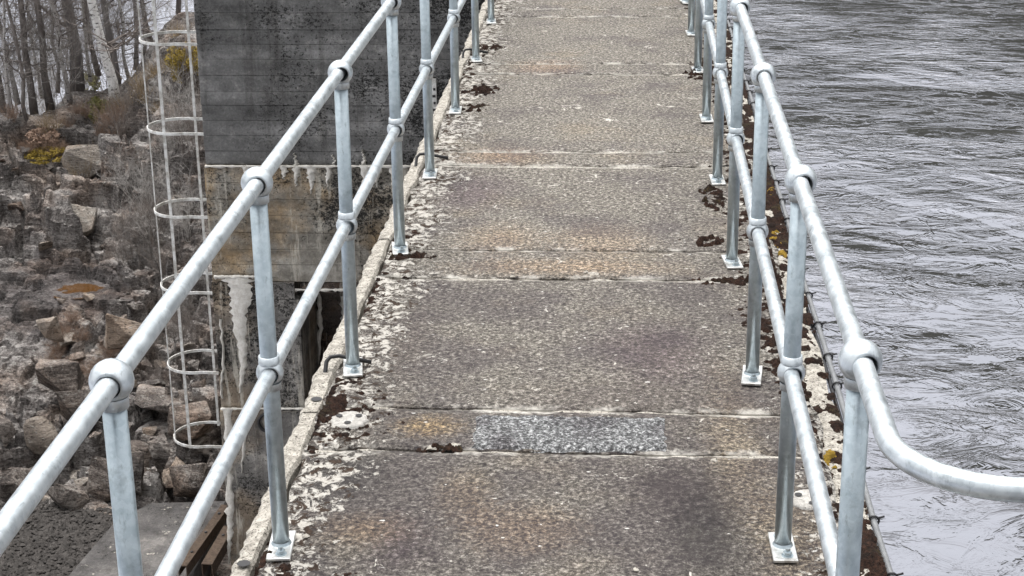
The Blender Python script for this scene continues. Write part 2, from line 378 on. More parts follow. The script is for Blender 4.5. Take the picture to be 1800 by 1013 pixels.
def m_water(name, sky_amt, scale, strength, lo=.0):
    t = NT(name); t.n.remove(t.b)
    V = t.map(scale=(.62, 1.0, 1), rot=(0, 0, .22))
    big = t.noise(.23, 4, .55, dist=.6, vec=t.map(loc=(2.2, 1.0, 0)))
    mid = t.noise(.8, 3, .5, dist=.5, vec=t.map(loc=(6, 2, 0)))
    w1 = t.noise(1.3*scale, 2.5, .5, dist=1.3, vec=V); w2 = t.noise(4.6*scale, 4, .58, dist=1.8, vec=V); w3 = t.noise(.5*scale, 2, .5, dist=.8, vec=V)
    ln = t.mr(t.math('ABSOLUTE', t.math('SUBTRACT', t.noise(1.9*scale, 4, .6, dist=2.2, vec=V), .5)), 0, .03, 1, 0)
    ln = t.math('MULTIPLY', ln, t.mr(mid, .36, .54))
    Y = t.sep()[1]
    far = t.mr(Y, 6, 19)
    calm = t.math('MAXIMUM', t.math('ADD', t.mr(big, .42, .62, lo, .50), t.mr(Y, 7, 20, -.03, .12)), .11)
    h = t.math('MULTIPLY', t.math('ADD', t.math('MULTIPLY', w2, .46), t.math('MULTIPLY', w1, .70)), calm)
    h = t.math('ADD', h, t.math('MULTIPLY', w3, t.math('ADD', t.math('MULTIPLY', far, .34), .10)))
    h = t.math('ADD', h, t.math('MULTIPLY', ln, .018))
    nr = t.bump(h, strength, .25)
    gl = t.n.new('ShaderNodeBsdfGlossy'); gl.inputs['Roughness'].default_value = .035; gl.inputs['Color'].default_value = (.865, .88, .955, 1); t.l.new(nr, gl.inputs['Normal'])
    df = t.n.new('ShaderNodeBsdfDiffuse'); df.inputs['Color'].default_value = (.016, .014, .014, 1); t.l.new(nr, df.inputs['Normal'])
    lw = t.n.new('ShaderNodeLayerWeight'); lw.inputs['Blend'].default_value = .5; t.l.new(nr, lw.inputs['Normal'])
    f = t.mr(lw.outputs['Facing'], .36, .53, .03, sky_amt)
    mx = t.n.new('ShaderNodeMixShader'); t.l.new(f, mx.inputs[0]); t.l.new(df.outputs[0], mx.inputs[1]); t.l.new(gl.outputs[0], mx.inputs[2])
    t.l.new(mx.outputs[0], t.out.inputs[0]); return t.m
M['lake'] = m_water('lake_water', .57, 1.0, .62)
M['river'] = m_water('river_water', .95, .8, .5, lo=.4)
t = NT('peaty_puddle'); M['puddle'] = t.fin((.075, .036, .012), .06)
t = NT('hill_forest'); M['hill'] = t.fin(t.mix(t.noise(.6, 5, .7), (.018, .022, .016), (.06, .06, .045)), .95)
M['conifer'] = m_bark('conifer_needles', (.012, .02, .012), (.04, .05, .03))

# ------------------------------------------------------------------ setting: water, river, hills
def sheet(name, x0, x1, y0, y1, z, mat):
    mb = MB(); mb.add([(x0, y0, z), (x1, y0, z), (x1, y1, z), (x0, y1, z)], [(0, 1, 2, 3)])
    o = mb.build(name, mat); tag(o, kind='structure'); return o
sheet('lake_water', .62, 320, -40, 330, -1.25, M['lake'])
sheet('river_water', -260, -.8, -60, 330, -8.25, M['river'])

def heightfield(name, xs, ys, fn, mat, smooth=True, kind='structure'):
    X, Y = np.meshgrid(xs, ys); Z = fn(X, Y)
    nx, ny = len(xs), len(ys)
    co_ = np.stack([X, Y, Z], -1).reshape(-1, 3)
    i = np.arange((ny-1)*(nx-1)); r = i//(nx-1); c = i % (nx-1); b = r*nx+c
    fa = np.stack([b, b+1, b+nx+1, b+nx], -1)
    me = bpy.data.meshes.new(name); me.vertices.add(len(co_)); me.vertices.foreach_set('co', co_.ravel().astype(np.float32))
    me.loops.add(fa.size); me.loops.foreach_set('vertex_index', fa.ravel().astype(np.int32))
    me.polygons.add(len(fa)); me.polygons.foreach_set('loop_start', (np.arange(len(fa))*4).astype(np.int32))
    me.polygons.foreach_set('use_smooth', np.full(len(fa), smooth))
    me.update(calc_edges=True); me.validate(); me.materials.append(mat)
    o = link(name, me)
    if kind: tag(o, kind=kind)
    return o

# wooded far shore of the reservoir: seen in the photograph only as dark reflections
def hill_fn(X, Y):
    d = np.clip((Y-(118-.10*X))/60, 0, 1)
    return -2+d*d*(3-2*d)*(44+.22*X)+fbm(X*.03, Y*.03, 5)*8*d
heightfield('hills', np.linspace(2, 320, 80), np.linspace(80, 330, 60), hill_fn, M['hill'])

# ------------------------------------------------------------------ rocky bank on the left
PY = [10, 18, 19.3, 20.6, 22.0, 23.2, 24.2, 25.2, 25.8, 26.5, 27.2, 28.5, 30, 32, 34, 37, 44]
PZ = [-7.8, -7.78, -7.72, -7.5, -7.15, -6.75, -6.38, -6.28, -5.9, -5.45, -5.1, -4.85, -4.65, -5.5, -6.6, -8.6, -9.5]
def sst(a, b, x): q = np.clip((x-a)/(b-a), 0, 1); return q*q*(3-2*q)
def base_h(X, Y):
    u = X/Y
    z = np.interp(Y, PY, PZ)
    z = z + sst(-.315, -.262, u)*sst(25.5, 29.5, Y)*1.5*(1-sst(32, 37, Y))
    z = z + sst(-.30, -.26, u)*sst(21, 25, Y)*.5*(1-sst(25.5, 27, Y))
    z = z - sst(-.335, -.37, u)*sst(28.8, 31, Y)*1.4
    return z
def pond(X, Y):
    p = at(132, 503, z=-6.36)
    return np.exp(-(((X-p.x)/.45)**2+((Y-p.y)/.48)**2)**2)
def bank_fn(X, Y):
    z = base_h(X, Y)
    rock = np.clip(1.15-sst(27.5, 29.5, Y), 0.12, 1)*np.clip(sst(19.2, 20.5, Y)+.12, 0, 1)
    rock = rock*(1-.55*sst(-.318, -.338, X/Y)*sst(21.3, 22, Y)*(1-sst(24.9, 25.5, Y)))
    wx = X+fbm(X*1.3, Y*1.3, 41)*.5; wy = Y+fbm(X*1.3, Y*1.3, 47)*.5
    a = .42; rx = wx*math.cos(a)-wy*math.sin(a); ry = wx*math.sin(a)+wy*math.cos(a)
    face = np.exp(-((Y-26.2)/1.0)**2)
    l1, t1, d1 = blocks(rx/1.5, ry/.95, 3); l2, t2, d2 = blocks(rx/.62, ry/.42, 11); l3, t3, d3 = blocks(rx/.24, ry/.17, 23)
    z = z+rock*((l1-.5)*.62*(.7+.9*face)+t1*.45-.34*np.clip(1-d1/.09, 0, 1))
    z = z+rock*((l2-.5)*.34+t2*.22-.18*np.clip(1-d2/.13, 0, 1))
    z = z+rock*((l3-.5)*.11+t3*.09-.06*np.clip(1-d3/.16, 0, 1))
    tq = (z+X*.10+Y*.03)/.21; tf = tq-np.floor(tq); z = z+rock*.7*((np.floor(tq)+sst(.72, .96, tf))-tq)*.21
    # thin bedding steps
    q = z*7+X*.6+fbm(X*.8, Y*.8, 60)*2; z = z+rock*(np.abs((q % 1)-.5)-.25)*.09
    z = z+fbm(X*2.2, Y*2.2, 71)*.14+fbm(X*9, Y*9, 77, 3)*.06
    pm = pond(X, Y); z = z*(1-pm)+pm*(-6.47+fbm(X*3, Y*3, 88)*.22)
    ap = (1-sst(19.7, 20.1, Y))*sst(-6.3, -6.0, X+.0*(Y)); z = z-ap*.25
    return z
heightfield('rocky_bank', np.arange(-15.5, -4.35, .035), np.arange(15, 38, .036), bank_fn, M['bank'], smooth=False)
def bz(x, y): return float(bank_fn(np.array([x]), np.array([y]))[0])
# far ground under everything on the left
heightfield('river_bed', np.linspace(-60, 0, 30), np.linspace(-40, 46, 40), lambda X, Y: -8.6+fbm(X*.3, Y*.3, 90)*.5+0*X, M['gravel'])

p = at(132, 503, z=-6.36); mb = MB()
ring_ = [(p.x+0.40*math.cos(a)*(1+.2*math.sin(3*a)), p.y+0.42*math.sin(a)*(1+.15*math.cos(2*a)), -6.445) for a in [k*math.pi/12 for k in range(24)]]
mb.add(ring_, [tuple(range(24))]); tag(mb.build('puddle', M['puddle']), kind='structure')

# ------------------------------------------------------------------ concrete apron, steel and timber at the pier's foot
def prism(mb, poly, z0, z1):
    n = len(poly); vs = [(q.x, q.y, z0) for q in poly]+[(q.x, q.y, z1) for q in poly]
    fs = [tuple(range(n, 2*n)), tuple(reversed(range(n)))]+[(i, (i+1) % n, n+(i+1) % n, n+i) for i in range(n)]
    return mb.add(vs, fs)
ZA = -7.60
pl = [at(200, 918, z=ZA), at(262, 884, z=ZA), at(398, 880, z=ZA), at(340, 1013, z=ZA), at(250, 1230, z=ZA), at(-60, 1230, z=ZA), at(118, 1013, z=ZA)]
pl = [Vector((q.x, q.y, 0)) for q in pl]
if sum(a.x*b.y-b.x*a.y for a, b in zip(pl, pl[1:]+pl[:1])) < 0: pl.reverse()
mb = MB(); prism(mb, pl, -8.3, ZA); o = mb.build('concrete_apron', M['apron']); bevel(o.data, .015, 1); tag(o, kind='structure')
gv = MB()
for k in range(6500):
    u_, v_ = rng.uniform(-60, 205), rng.uniform(872, 1060); q = at(u_, v_, z=-7.70)
    s_ = rng.uniform(.012, .035)*(1 if rng.random() < .9 else 2); a = rng.uniform(0, 6.28)
    bs = [(q.x+s_*math.cos(a+k2*1.57)*rng.uniform(.6, 1.2), q.y+s_*math.sin(a+k2*1.57)*rng.uniform(.6, 1.2), q.z+s_*rng.uniform(-.1, .25)) for k2 in range(4)]
    gv.add(bs+[(q.x+rng.uniform(-.3, .3)*s_, q.y, q.z+s_*rng.uniform(.35, .6))], [(0, 1, 4), (1, 2, 4), (2, 3, 4), (3, 0, 4)])
# a bed for the gravel to lie on
bedp = [at(-200, 880, z=-7.72), at(210, 880, z=-7.72), at(120, 1100, z=-7.72), at(-200, 1100, z=-7.72)]
mb = MB(); mb.add([tuple(q) for q in bedp], [(0, 1, 2, 3)]); tag(mb.build('gravel_bed', M['gravel']), kind='structure')
tag(gv.build('gravel', M['gravel']), 'dark wet gravel beside the concrete apron', 'gravel', kind='stuff')

def beam(name, a, b, w, h, mat, label, cat, group=None):
    a = Vector(a); b = Vector(b); d = (b-a); L = d.length; d.normalize(); s = Vector((-d.y, d.x, 0)).normalized()
    root = empty(name, a)
    mb = MB()
    # channel section
    for (o0, o1, z0, z1) in ((-w/2, w/2, h-.012, h), (-w/2, -w/2+.012, 0, h-.013), (w/2-.012, w/2, 0, h-.013)):
        vs = []
        for tt in (0, L):
            for (oo, zz) in ((o0, z0), (o1, z0), (o1, z1), (o0, z1)): vs.append(d*tt+s*oo+Vector((0, 0, zz)))
        mb.add(vs, [(0, 1, 2, 3), (7, 6, 5, 4), (0, 4, 5, 1), (1, 5, 6, 2), (2, 6, 7, 3), (3, 7, 4, 0)])
    mb.build('channel', mat, root)
    for k in range(int(L/.5)):
        bl = MB()
        q = d*(.25+k*.5)+Vector((0, 0, h)); bl.lathe([(.02, 0), (.02, .012), (.012, .018), (0, .018)], 6, Matrix.Translation(q), False)
        bl.build('bolt_head', M['iron'], root)
    tag(root, label, cat, group)
beam('steel_channel', at(398, 905, z=-7.5), at(322, 1013, z=-7.5), .11, .14, M['rust'], 'rusty steel channel lying between apron and pier, nearer the apron', 'steel beam')
beam('steel_channel', at(404, 945, z=-7.45), at(365, 1013, z=-7.45), .13, .16, M['rust'], 'rusty steel channel lying hard against the pier foot', 'steel beam')

# ------------------------------------------------------------------ dam wall under the walkway
mb = MB(); mb.box((-.88, -6, -9), (.60, 60, -.34)); tag(mb.build('dam_wall', M['damwall']), 'weathered concrete dam wall carrying the walkway', 'dam wall')

# ------------------------------------------------------------------ pier (gate tower) with board-marked courses
PX0, PX1, PYF, PYB = -4.635, -1.16, 18.0, 23.2
pier = empty('gate_pier', ((PX0+PX1)/2, (PYF+PYB)/2, -8)); tag(pier, 'tall dark board-marked concrete gate pier left of the walkway', 'pier')
pinv = Matrix.Translation(-Vector(pier.location))
def ppart(name, mb, mat, parent=pier):
    me = mb.mesh(name, mat); me.transform(pinv); return link(name, me, parent)
def courses(x0, x1, yf, yb, z0, z1, mat, hh, seed):
    r = random.Random(seed); z = z0; lst = []
    while z < z1-.02:
        h = min(hh*r.uniform(.9, 1.1), z1-z)
        if z1-z-h < .06: h = z1-z
        d = r.uniform(0, .007); mb = MB(); mb.box((x0+d*.6, yf+d, z+.0008), (x1-d*.4, yb-d, z+h-.0008))
        me = mb.mesh('board_course', mat); bevel(me, .0055, 1); me.transform(pinv); link('board_course', me, pier); z += h
courses(PX0, PX1, PYF, PYB, -2.66, 3.6, M['pier_dark'], .168, 1)
courses(PX0-.01, PX1-.02, PYF-.045, PYB-.03, -4.02, -2.665, M['pier_brown'], .19, 2)
mb = MB(); mb.box((PX0+.04, PYF+.04, -9), (PX1-.05, PYB-.04, 3.55)); 
# core stops short of the recess
mb = MB(); mb.box((PX0+.04, PYF+.04, -4.0), (PX1-.05, PYB-.04, 3.55)); ppart('core', mb, M['pier_dark'])
mb = MB(); mb.box((PX0-.012, PYF-.075, -4.22), (PX0+.93, PYB-.2, -4.024)); ppart('corbel', mb, M['pier_low'])
def slabpart(name, a, b, mat, bv=.02):
    mb = MB(); mb.box(a, b); o = ppart(name, mb, mat); bevel(o.data, bv, 2); return o
slabpart('column', (PX0-.015, PYF-.07, -5.60), (PX0+.98, PYB-.2, -4.226), M['pier_low'])
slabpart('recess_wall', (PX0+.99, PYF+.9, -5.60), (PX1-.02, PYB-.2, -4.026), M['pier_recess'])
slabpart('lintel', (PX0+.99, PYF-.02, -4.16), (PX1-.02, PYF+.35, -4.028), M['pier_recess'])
slabpart('plinth', (PX0-.03, PYF-.10, -8.4), (PX1-.02, PYB-.1, -5.604), M['pier_low'])
# dark drain in the plinth
q = at(472, 742, y=PYF-.1); mb = MB()
mb.lathe([(.10, 0), (.125, 0), (.125, -.04), (.10, -.04), (.095, .3), (0, .3)], 16, Matrix.Translation((q.x, PYF-.10, q.z)) @ Matrix.Rotation(R(-90), 4, 'X'))
ppart('drain_pipe', mb, M['iron'])

def streak(name, pts, w, mat, y):
    """a lime crust standing proud of the concrete; pts in (u, v, width factor)"""
    mb = MB(); rows = []; r = random.Random(len(pts)*7+int(pts[0][0]))
    P3 = []
    for (a, b) in zip(pts, pts[1:]):
        for k in range(7):
            q = k/7; P3.append([a[i]+(b[i]-a[i])*q for i in range(3)])
    P3.append(list(pts[-1])); n = len(P3)
    cols = 7
    for i, (u, v, f) in enumerate(P3):
        c = at(u, v, y=y); ww = w*f*r.uniform(.7, 1.25); sh = r.uniform(-.015, .015)
        for k in range(cols):
            s = k/(cols-1)*2-1; dep = (1-s*s)*(.028*r.uniform(.5, 1.3)) if abs(s) < .99 else -.012
            mb.v.append((c.x+s*ww/2+sh, y-dep, c.z))
    for i in range(n-1):
        for k in range(cols-1): mb.f.append((i*cols+k, (i+1)*cols+k, (i+1)*cols+k+1, i*cols+k+1)); mb.sm.append(True)
    return ppart(name, mb, mat)
streak('lime_crust', [(412, 488, 1.9), (425, 510, 2.0), (420, 555, 1.2), (425, 600, .8), (428, 650, .5), (420, 690, .2)], .17, M['lime'], PYF-.07)
streak('lime_crust', [(402, 716, 1.3), (400, 770, .8), (403, 830, .9), (405, 900, 1.0), (404, 950, .6), (402, 992, .1)], .11, M['lime'], PYF-.10)
streak('lime_crust', [(388, 560, .6), (392, 640, .8), (390, 700, .6)], .05, M['lime'], PYF-.07)
streak('lime_crust', [(437, 716, .5), (430, 790, .8), (424, 830, .3)], .06, M['lime'], PYF-.10)
for (u, v0, v1, w) in [(546, 292, 332, .07), (470, 292, 312, .06), (520, 292, 318, .05), (640, 292, 330, .06), (575, 292, 322, .05), (498, 292, 306, .06), (662, 292, 318, .06), (690, 292, 340, .05), (430, 292, 309, .05)]:
    streak('lime_drip', [(u, v0-2, 1.2), (u+2, (v0+v1)/2+4, .9), (u+1, v1+9, .1)], w*1.5, M['lime'], PYF-.048)
for (u, v0, v1, w) in [(521, 268, 292, .05), (588, 272, 292, .04), (641, 262, 292, .05), (704, 270, 292, .04)]:
    streak('lime_drip', [(u-5, v0, .15), (u-1, (v0+v1)/2, .5), (u, v1, 1.2)], w, M['lime'], PYF-.004)
for (u, v0, v1, w) in [(560, 515, 640, .07), (640, 505, 600, .09), (600, 520, 590, .06)]:
    streak('lime_drip', [(u, v0, .7), (u+3, (v0+v1)/2, 1.1), (u+1, v1, .1)], w, M['lime'], PYF+.9)
# ragged mortar lip on the ledge lines
def lip(u0, u1, v, y, h, mat):
    mb = MB(); n = 40; r = random.Random(int(u0+v)); vs = []
    for i in range(n+1):
        c = at(u0+(u1-u0)*i/n, v, y=y); e = h*r.uniform(.4, 1.4)
        vs += [(c.x, y+.004, c.z+e*.4), (c.x, y-.03*r.uniform(.5, 1.2), c.z+e*.2), (c.x, y-.02*r.uniform(.5, 1.2), c.z-e*.6), (c.x, y+.004, c.z-e)]
    fs = [(i*4+k, i*4+k+1, i*4+5+k, i*4+4+k) for i in range(n) for k in range(3)]
    mb.add(vs, fs, True); ppart('mortar_lip', mb, mat)
lip(361, 730, 292, PYF-.046, .022, M['lime']); lip(376, 470, 486, PYF-.07, .03, M['lime']); lip(484, 640, 509, PYF-.02, .028, M['lime']); lip(388, 560, 718, PYF-.10, .02, M['lime'])

# white level board on the pier face
a = at(757, 138, y=PYF); b = at(772, 262, y=PYF)
g = empty('level_board', (a.x, PYF, b.z)); tag(g, 'narrow white level board fixed to the dark pier face', 'level board')
mb = MB(); mb.box((0, -.035, 0), (.062, -.004, a.z-b.z)); mb.build('board', M['white'], g)
for k in range(9):
    mb = MB(); z = .05+k*(a.z-b.z-.1)/9; mb.box((.012 if k % 2 else .028, -.0385, z), (.052, -.0352, z+.028)); mb.build('graduation_mark', M['iron'], g)

# ------------------------------------------------------------------ caged ladder on the pier's flank
LY, LXc, LR = 18.55, None, .36
LXc = at(303, 67, y=LY).x
lad = empty('caged_ladder', (LXc, LY, at(303, 763, y=LY).z)); tag(lad, 'pale steel ladder cage of hoops and bars beside the dark pier', 'ladder cage')
linv = Matrix.Translation(-Vector(lad.location))
def lpart(name, mb, mat):
    me = mb.mesh(name, mat); me.transform(linv); return link(name, me, lad)
hz = [at(303, v, y=LY).z for v in (67, 222, 366, 497, 635, 763)]
hz = [hz[0]+(.98*k) for k in (4, 3, 2, 1)]+hz
def ribbon(mb, path, w, th):
    # flat bar bent round in plan, standing w high
    n = len(path); vs = []
    for i, p_ in enumerate(path):
        tdir = (Vector(path[min(i+1, n-1)])-Vector(path[max(i-1, 0)])).normalized(); nn = Vector((-tdir.y, tdir.x, 0))
        p_ = Vector(p_)
        vs += [p_+nn*th/2+Vector((0, 0, -w/2)), p_+nn*th/2+Vector((0, 0, w/2)), p_-nn*th/2+Vector((0, 0, w/2)), p_-nn*th/2+Vector((0, 0, -w/2))]
    fs = [(i*4+k, i*4+(k+1) % 4, i*4+4+(k+1) % 4, i*4+4+k) for i in range(n-1) for k in range(4)]+[(0, 1, 2, 3), (n*4-1, n*4-2, n*4-3, n*4-4)]
    mb.add(vs, fs)
for z in hz:
    path = [(PX0+.01, LY-LR*.98, z)]+[(LXc+LR*math.cos(a), LY+LR*math.sin(a), z) for a in [R(-70-i*(220/36)) for i in range(37)]]+[(PX0+.01, LY+LR*.98, z)]
    mb = MB(); ribbon(mb, path, .032, .012); lpart('hoop', mb, M['white'])
for ang, w in ((203, .014), (255, .034), (73, .03)):
    x = LXc+(LR-.015)*math.cos(R(ang)); y = LY+(LR-.015)*math.sin(R(ang)); mb = MB()
    mb.box((x-w/2, y-.006, hz[-1]-.03), (x+w/2, y+.006, hz[0]+.05)); lpart('cage_bar', mb, M['white'])
for s in (-1, 1):
    mb = MB(); mb.tube([(PX0-.055, LY+s*.2, hz[-1]-1.2), (PX0-.055, LY+s*.2, hz[0]+.3)], .02, 8); lpart('stile', mb, M['white'])
z = hz[-1]-1.1
while z < hz[0]:
    mb = MB(); mb.tube([(PX0-.055, LY-.2, z), (PX0-.055, LY+.2, z)], .011, 6); lpart('rung', mb, M['white']); z += .28

# ------------------------------------------------------------------ walkway deck
walk = empty('walkway', (0, 0, 0)); tag(walk, kind='structure')
XL, XR = -1.03, .665
cuts = [(-1.5, 5.015, .55), (5.03, 5.355, .55), (5.37, 6.715, .30), (6.735, 7.095, .15), (7.105, 8.475, .12), (8.495, 8.765, .1), (8.775, 10.66, 0), (10.675, 10.975, .05), (10.985, 12.62, 0), (12.635, 12.95, .05), (12.96, 14.8, 0), (14.815, 15.1, 0), (15.11, 17.2, 0), (17.215, 17.5, 0), (17.51, 26, 0)]
def slab(y0, y1, tone, si):
    st = .035 if y0 < 14 else .12
    nx = int((XR-XL)/st)+1; yy0 = max(y0, 3.2) if y0 < 0 else y0
    ys = np.linspace(yy0, y1, max(4, int((y1-yy0)/st)+1)); xs = np.linspace(XL, XR, nx)
    Xg, Yg = np.meshgrid(xs, ys); dj = np.minimum(Yg-yy0, y1-Yg)
    if y0 < 0: dj = y1-Yg
    j = fbm(Xg*9, Yg*0+si*3.1, 5+si, 4)
    Yj = Yg+np.where(Yg < yy0+1e-6, j*.022, 0)+np.where(Yg > y1-1e-6, fbm(Xg*9, Yg*0+si*3.1+3.1, 6+si, 4)*.022, 0)
    lft = np.where(Xg < XL+1e-6, fbm(Yg*7, Xg*0+4, 8, 5)*.05, 0); rgt = np.where(Xg > XR-1e-6, fbm(Yg*6, Xg*0+9, 9, 5)*.06, 0)
    Xj = Xg+lft+rgt
    de = np.minimum(np.minimum(Xg-XL, XR-Xg), dj)
    Z = fbm(Xg*3, Yg*3, 12, 5)*.010+fbm(Xg*14, Yg*14, 17, 3)*.006-.006*np.clip(1-de/.03, 0, 1)
    Z = Z+np.clip(1-(Xg-XL)/.22, 0, 1)*np.clip(fbm(Xg*16, Yg*10, 31, 4), -.25, .25)*.05
    Z = Z+np.clip(1-(XR-Xg)/.15, 0, 1)*np.clip(fbm(Xg*16, Yg*10, 37, 4), -.25, .25)*.045
    co_ = np.stack([Xj, Yj, Z], -1).reshape(-1, 3); ny = len(ys)
    i = np.arange((ny-1)*(nx-1)); r = i//(nx-1); c = i % (nx-1); b = r*nx+c
    fa = [tuple(q) for q in np.stack([b, b+1, b+nx+1, b+nx], -1).tolist()]
    rim = list(range(nx))+[k*nx+nx-1 for k in range(1, ny)]+[(ny-1)*nx+k for k in range(nx-2, -1, -1)]+[k*nx for k in range(ny-2, 0, -1)]
    vs = co_.tolist(); n0 = len(vs)
    for q in rim: vs.append([vs[q][0], vs[q][1], -.32])
    m = len(rim); fa += [(rim[k], n0+k, n0+(k+1) % m, rim[(k+1) % m]) for k in range(m)]; fa.append(tuple(n0+k for k in reversed(range(m))))
    me = bpy.data.meshes.new('slab'); me.from_pydata(vs, [], fa); me.materials.append(M['deck'])
    at_ = me.attributes.new('dj', 'FLOAT', 'POINT'); at_.data.foreach_set('value', np.concatenate([dj.ravel(), np.zeros(m)]).astype(np.float32))
    at2 = me.attributes.new('tone', 'FLOAT', 'POINT'); at2.data.foreach_set('value', np.full(len(vs), tone, np.float32))
    me.polygons.foreach_set('use_smooth', [True]*len(i)+[False]*(m+1)); me.update()
    link('slab', me, walk)
for si, (a, b, t_) in enumerate(cuts): slab(a, b, t_, si)
for (a_, b_, _t), (c_, d_, _u) in zip(cuts, cuts[1:]):
    if b_ > 15: break
    xs = np.linspace(XL+.01, XR-.01, 90); vs = []; fs = []
    for i, x in enumerate(xs):
        zz = -.007+float(fbm(np.array([x*11.]), np.array([b_*3]), 19, 4)[0])*.022
        vs += [(x, b_-.02, zz-.012), (x, (b_+c_)/2-.003, zz), (x, (b_+c_)/2+.003, zz-.001), (x, c_+.02, zz-.012)]
    for i in range(len(xs)-1): fs += [(i*4+k, i*4+4+k, i*4+5+k, i*4+1+k) for k in range(3)]
    MB().add(vs, [tuple(reversed(f)) for f in fs], True).build('joint_filler', M['edge'], walk)
# broken concrete strip along the rock-side edge, a crack away from the slabs
ys = [3.4, 5.35, 7.3, 9.1, 11.0, 13.0, 15.2, 17.4, 20]
for k, (a, b) in enumerate(zip(ys, ys[1:])):
    n = max(12, int((b-.02-a)/.03)); pr = []
    vs = []
    for i in range(n+1):
        y = a+(b-.015-a)*i/n
        jx = float(fbm(np.array([y*5.]), np.array([2.]), 51, 4)[0])*.03+rng.uniform(-.006, .006); jx2 = float(fbm(np.array([y*7.]), np.array([7.]), 57, 4)[0])*.04; jz = float(fbm(np.array([y*6.]), np.array([9.]), 61, 4)[0])*.02+rng.uniform(-.003, .003)
        x0, x1 = -1.112+jx, -1.047+jx2
        vs += [(x0, y, -.25), (x0, y, -.03+jz), (x0+.012, y, -.018+jz), (x1-.01, y, -.016+jz*.6), (x1, y, -.03), (x1, y, -.25)]
    fs = [(i*6+q, i*6+(q+1) % 6, i*6+6+(q+1) % 6, i*6+6+q) for i in range(n) for q in range(6)]+[tuple(reversed(range(6))), tuple(n*6+q for q in range(6))]
    MB().add(vs, [tuple(reversed(f)) for f in fs], False).build('edge_strip', M['edge'], walk)
# rectangular repair patch
a, b = at(822, 797, z=0), at(1172, 727, z=0)
n = 40; mb = MB(); vs = []; fs = []
for j in range(13):
    for i in range(n+1):
        x = a.x+(b.x-a.x)*i/n; y = 5.035+(5.315-5.035)*j/12
        e = min(i, n-i, j*1.5, (12-j)*1.5); vs.append((x+rng.uniform(-.008, .008), y+rng.uniform(-.006, .006), (.006 if e > 0 else -.006)+rng.uniform(-.003, .003)))
for j in range(12):
    for i in range(n): fs.append((j*(n+1)+i, j*(n+1)+i+1, (j+1)*(n+1)+i+1, (j+1)*(n+1)+i))
mb.add(vs, fs, True); mb.build('repair_patch', M['patch'], walk)
# round cement pads with three old bolt holes
for (u, v, r_) in ((613, 740, .066), (1424, 880, .066)):
    c = at(u, v, z=0); mb = MB(); n = 28; vs = [(c.x, c.y, .009)]
    for rr, zz in ((.45, .008), (.82, .010), (1, .005), (1.03, -.01)):
        for k in range(n):
            q = r_*rr*(1+rng.uniform(-.11, .11)); vs.append((c.x+q*math.cos(2*math.pi*k/n), c.y+q*math.sin(2*math.pi*k/n), zz+rng.uniform(-.001, .001)))
    fs = [(0, 1+k, 1+(k+1) % n) for k in range(n)]+[(1+l*n+k, 1+(l+1)*n+k, 1+(l+1)*n+(k+1) % n, 1+l*n+(k+1) % n) for l in range(3) for k in range(n)]
    mb.add(vs, fs, True); pad = mb.build('cement_pad', M['ring'], walk)
    for k in range(3):
        a_ = 2*math.pi*k/3+.6; mb = MB(); hx, hy = c.x+r_*.58*math.cos(a_), c.y+r_*.58*math.sin(a_)
        mb.lathe([(.012, .0125), (.010, .012), (0, .012)], 10, Matrix.Translation((hx, hy, 0)), False); mb.build('bolt_hole', M['iron'], pad)
# dark holes in the edge strip
for (u, v) in ((556, 697), (428, 985)):
    c = at(u, v, z=0); mb = MB(); mb.lathe([(.02, -.0095), (.017, -.010), (0, -.0101)], 10, Matrix.Translation((c.x, c.y, 0)), False); mb.build('edge_hole', M['iron'], walk)
# loose crumbs of concrete
for (u, v, s_) in ((538, 944, .022), (533, 970, .010), (1255, 810, .018), (1045, 482, .03), (900, 487, .02), (660, 665, .02), (690, 700, .02), (760, 790, .03), (800, 785, .025), (908, 648, .016), (1118, 1002, .016), (945, 184, .025), (958, 56, .03), (1030, 480, .02)):
    c = at(u, v, z=0); bm = bmesh.new()
    for k in range(40): bm.verts.new((rng.gauss(0, s_*.32), rng.gauss(0, s_*.32), abs(rng.gauss(0, s_*.14))-.004))
    bmesh.ops.convex_hull(bm, input=bm.verts); me = bpy.data.meshes.new('concrete_crumb'); bm.to_mesh(me); bm.free(); me.materials.append(M['edge'])
    o = link('concrete_crumb', me, None, (c.x, c.y, .004)); tag(o, 'small pale crumb of concrete lying loose on the walkway', 'concrete crumb', 'loose crumbs on the walkway')

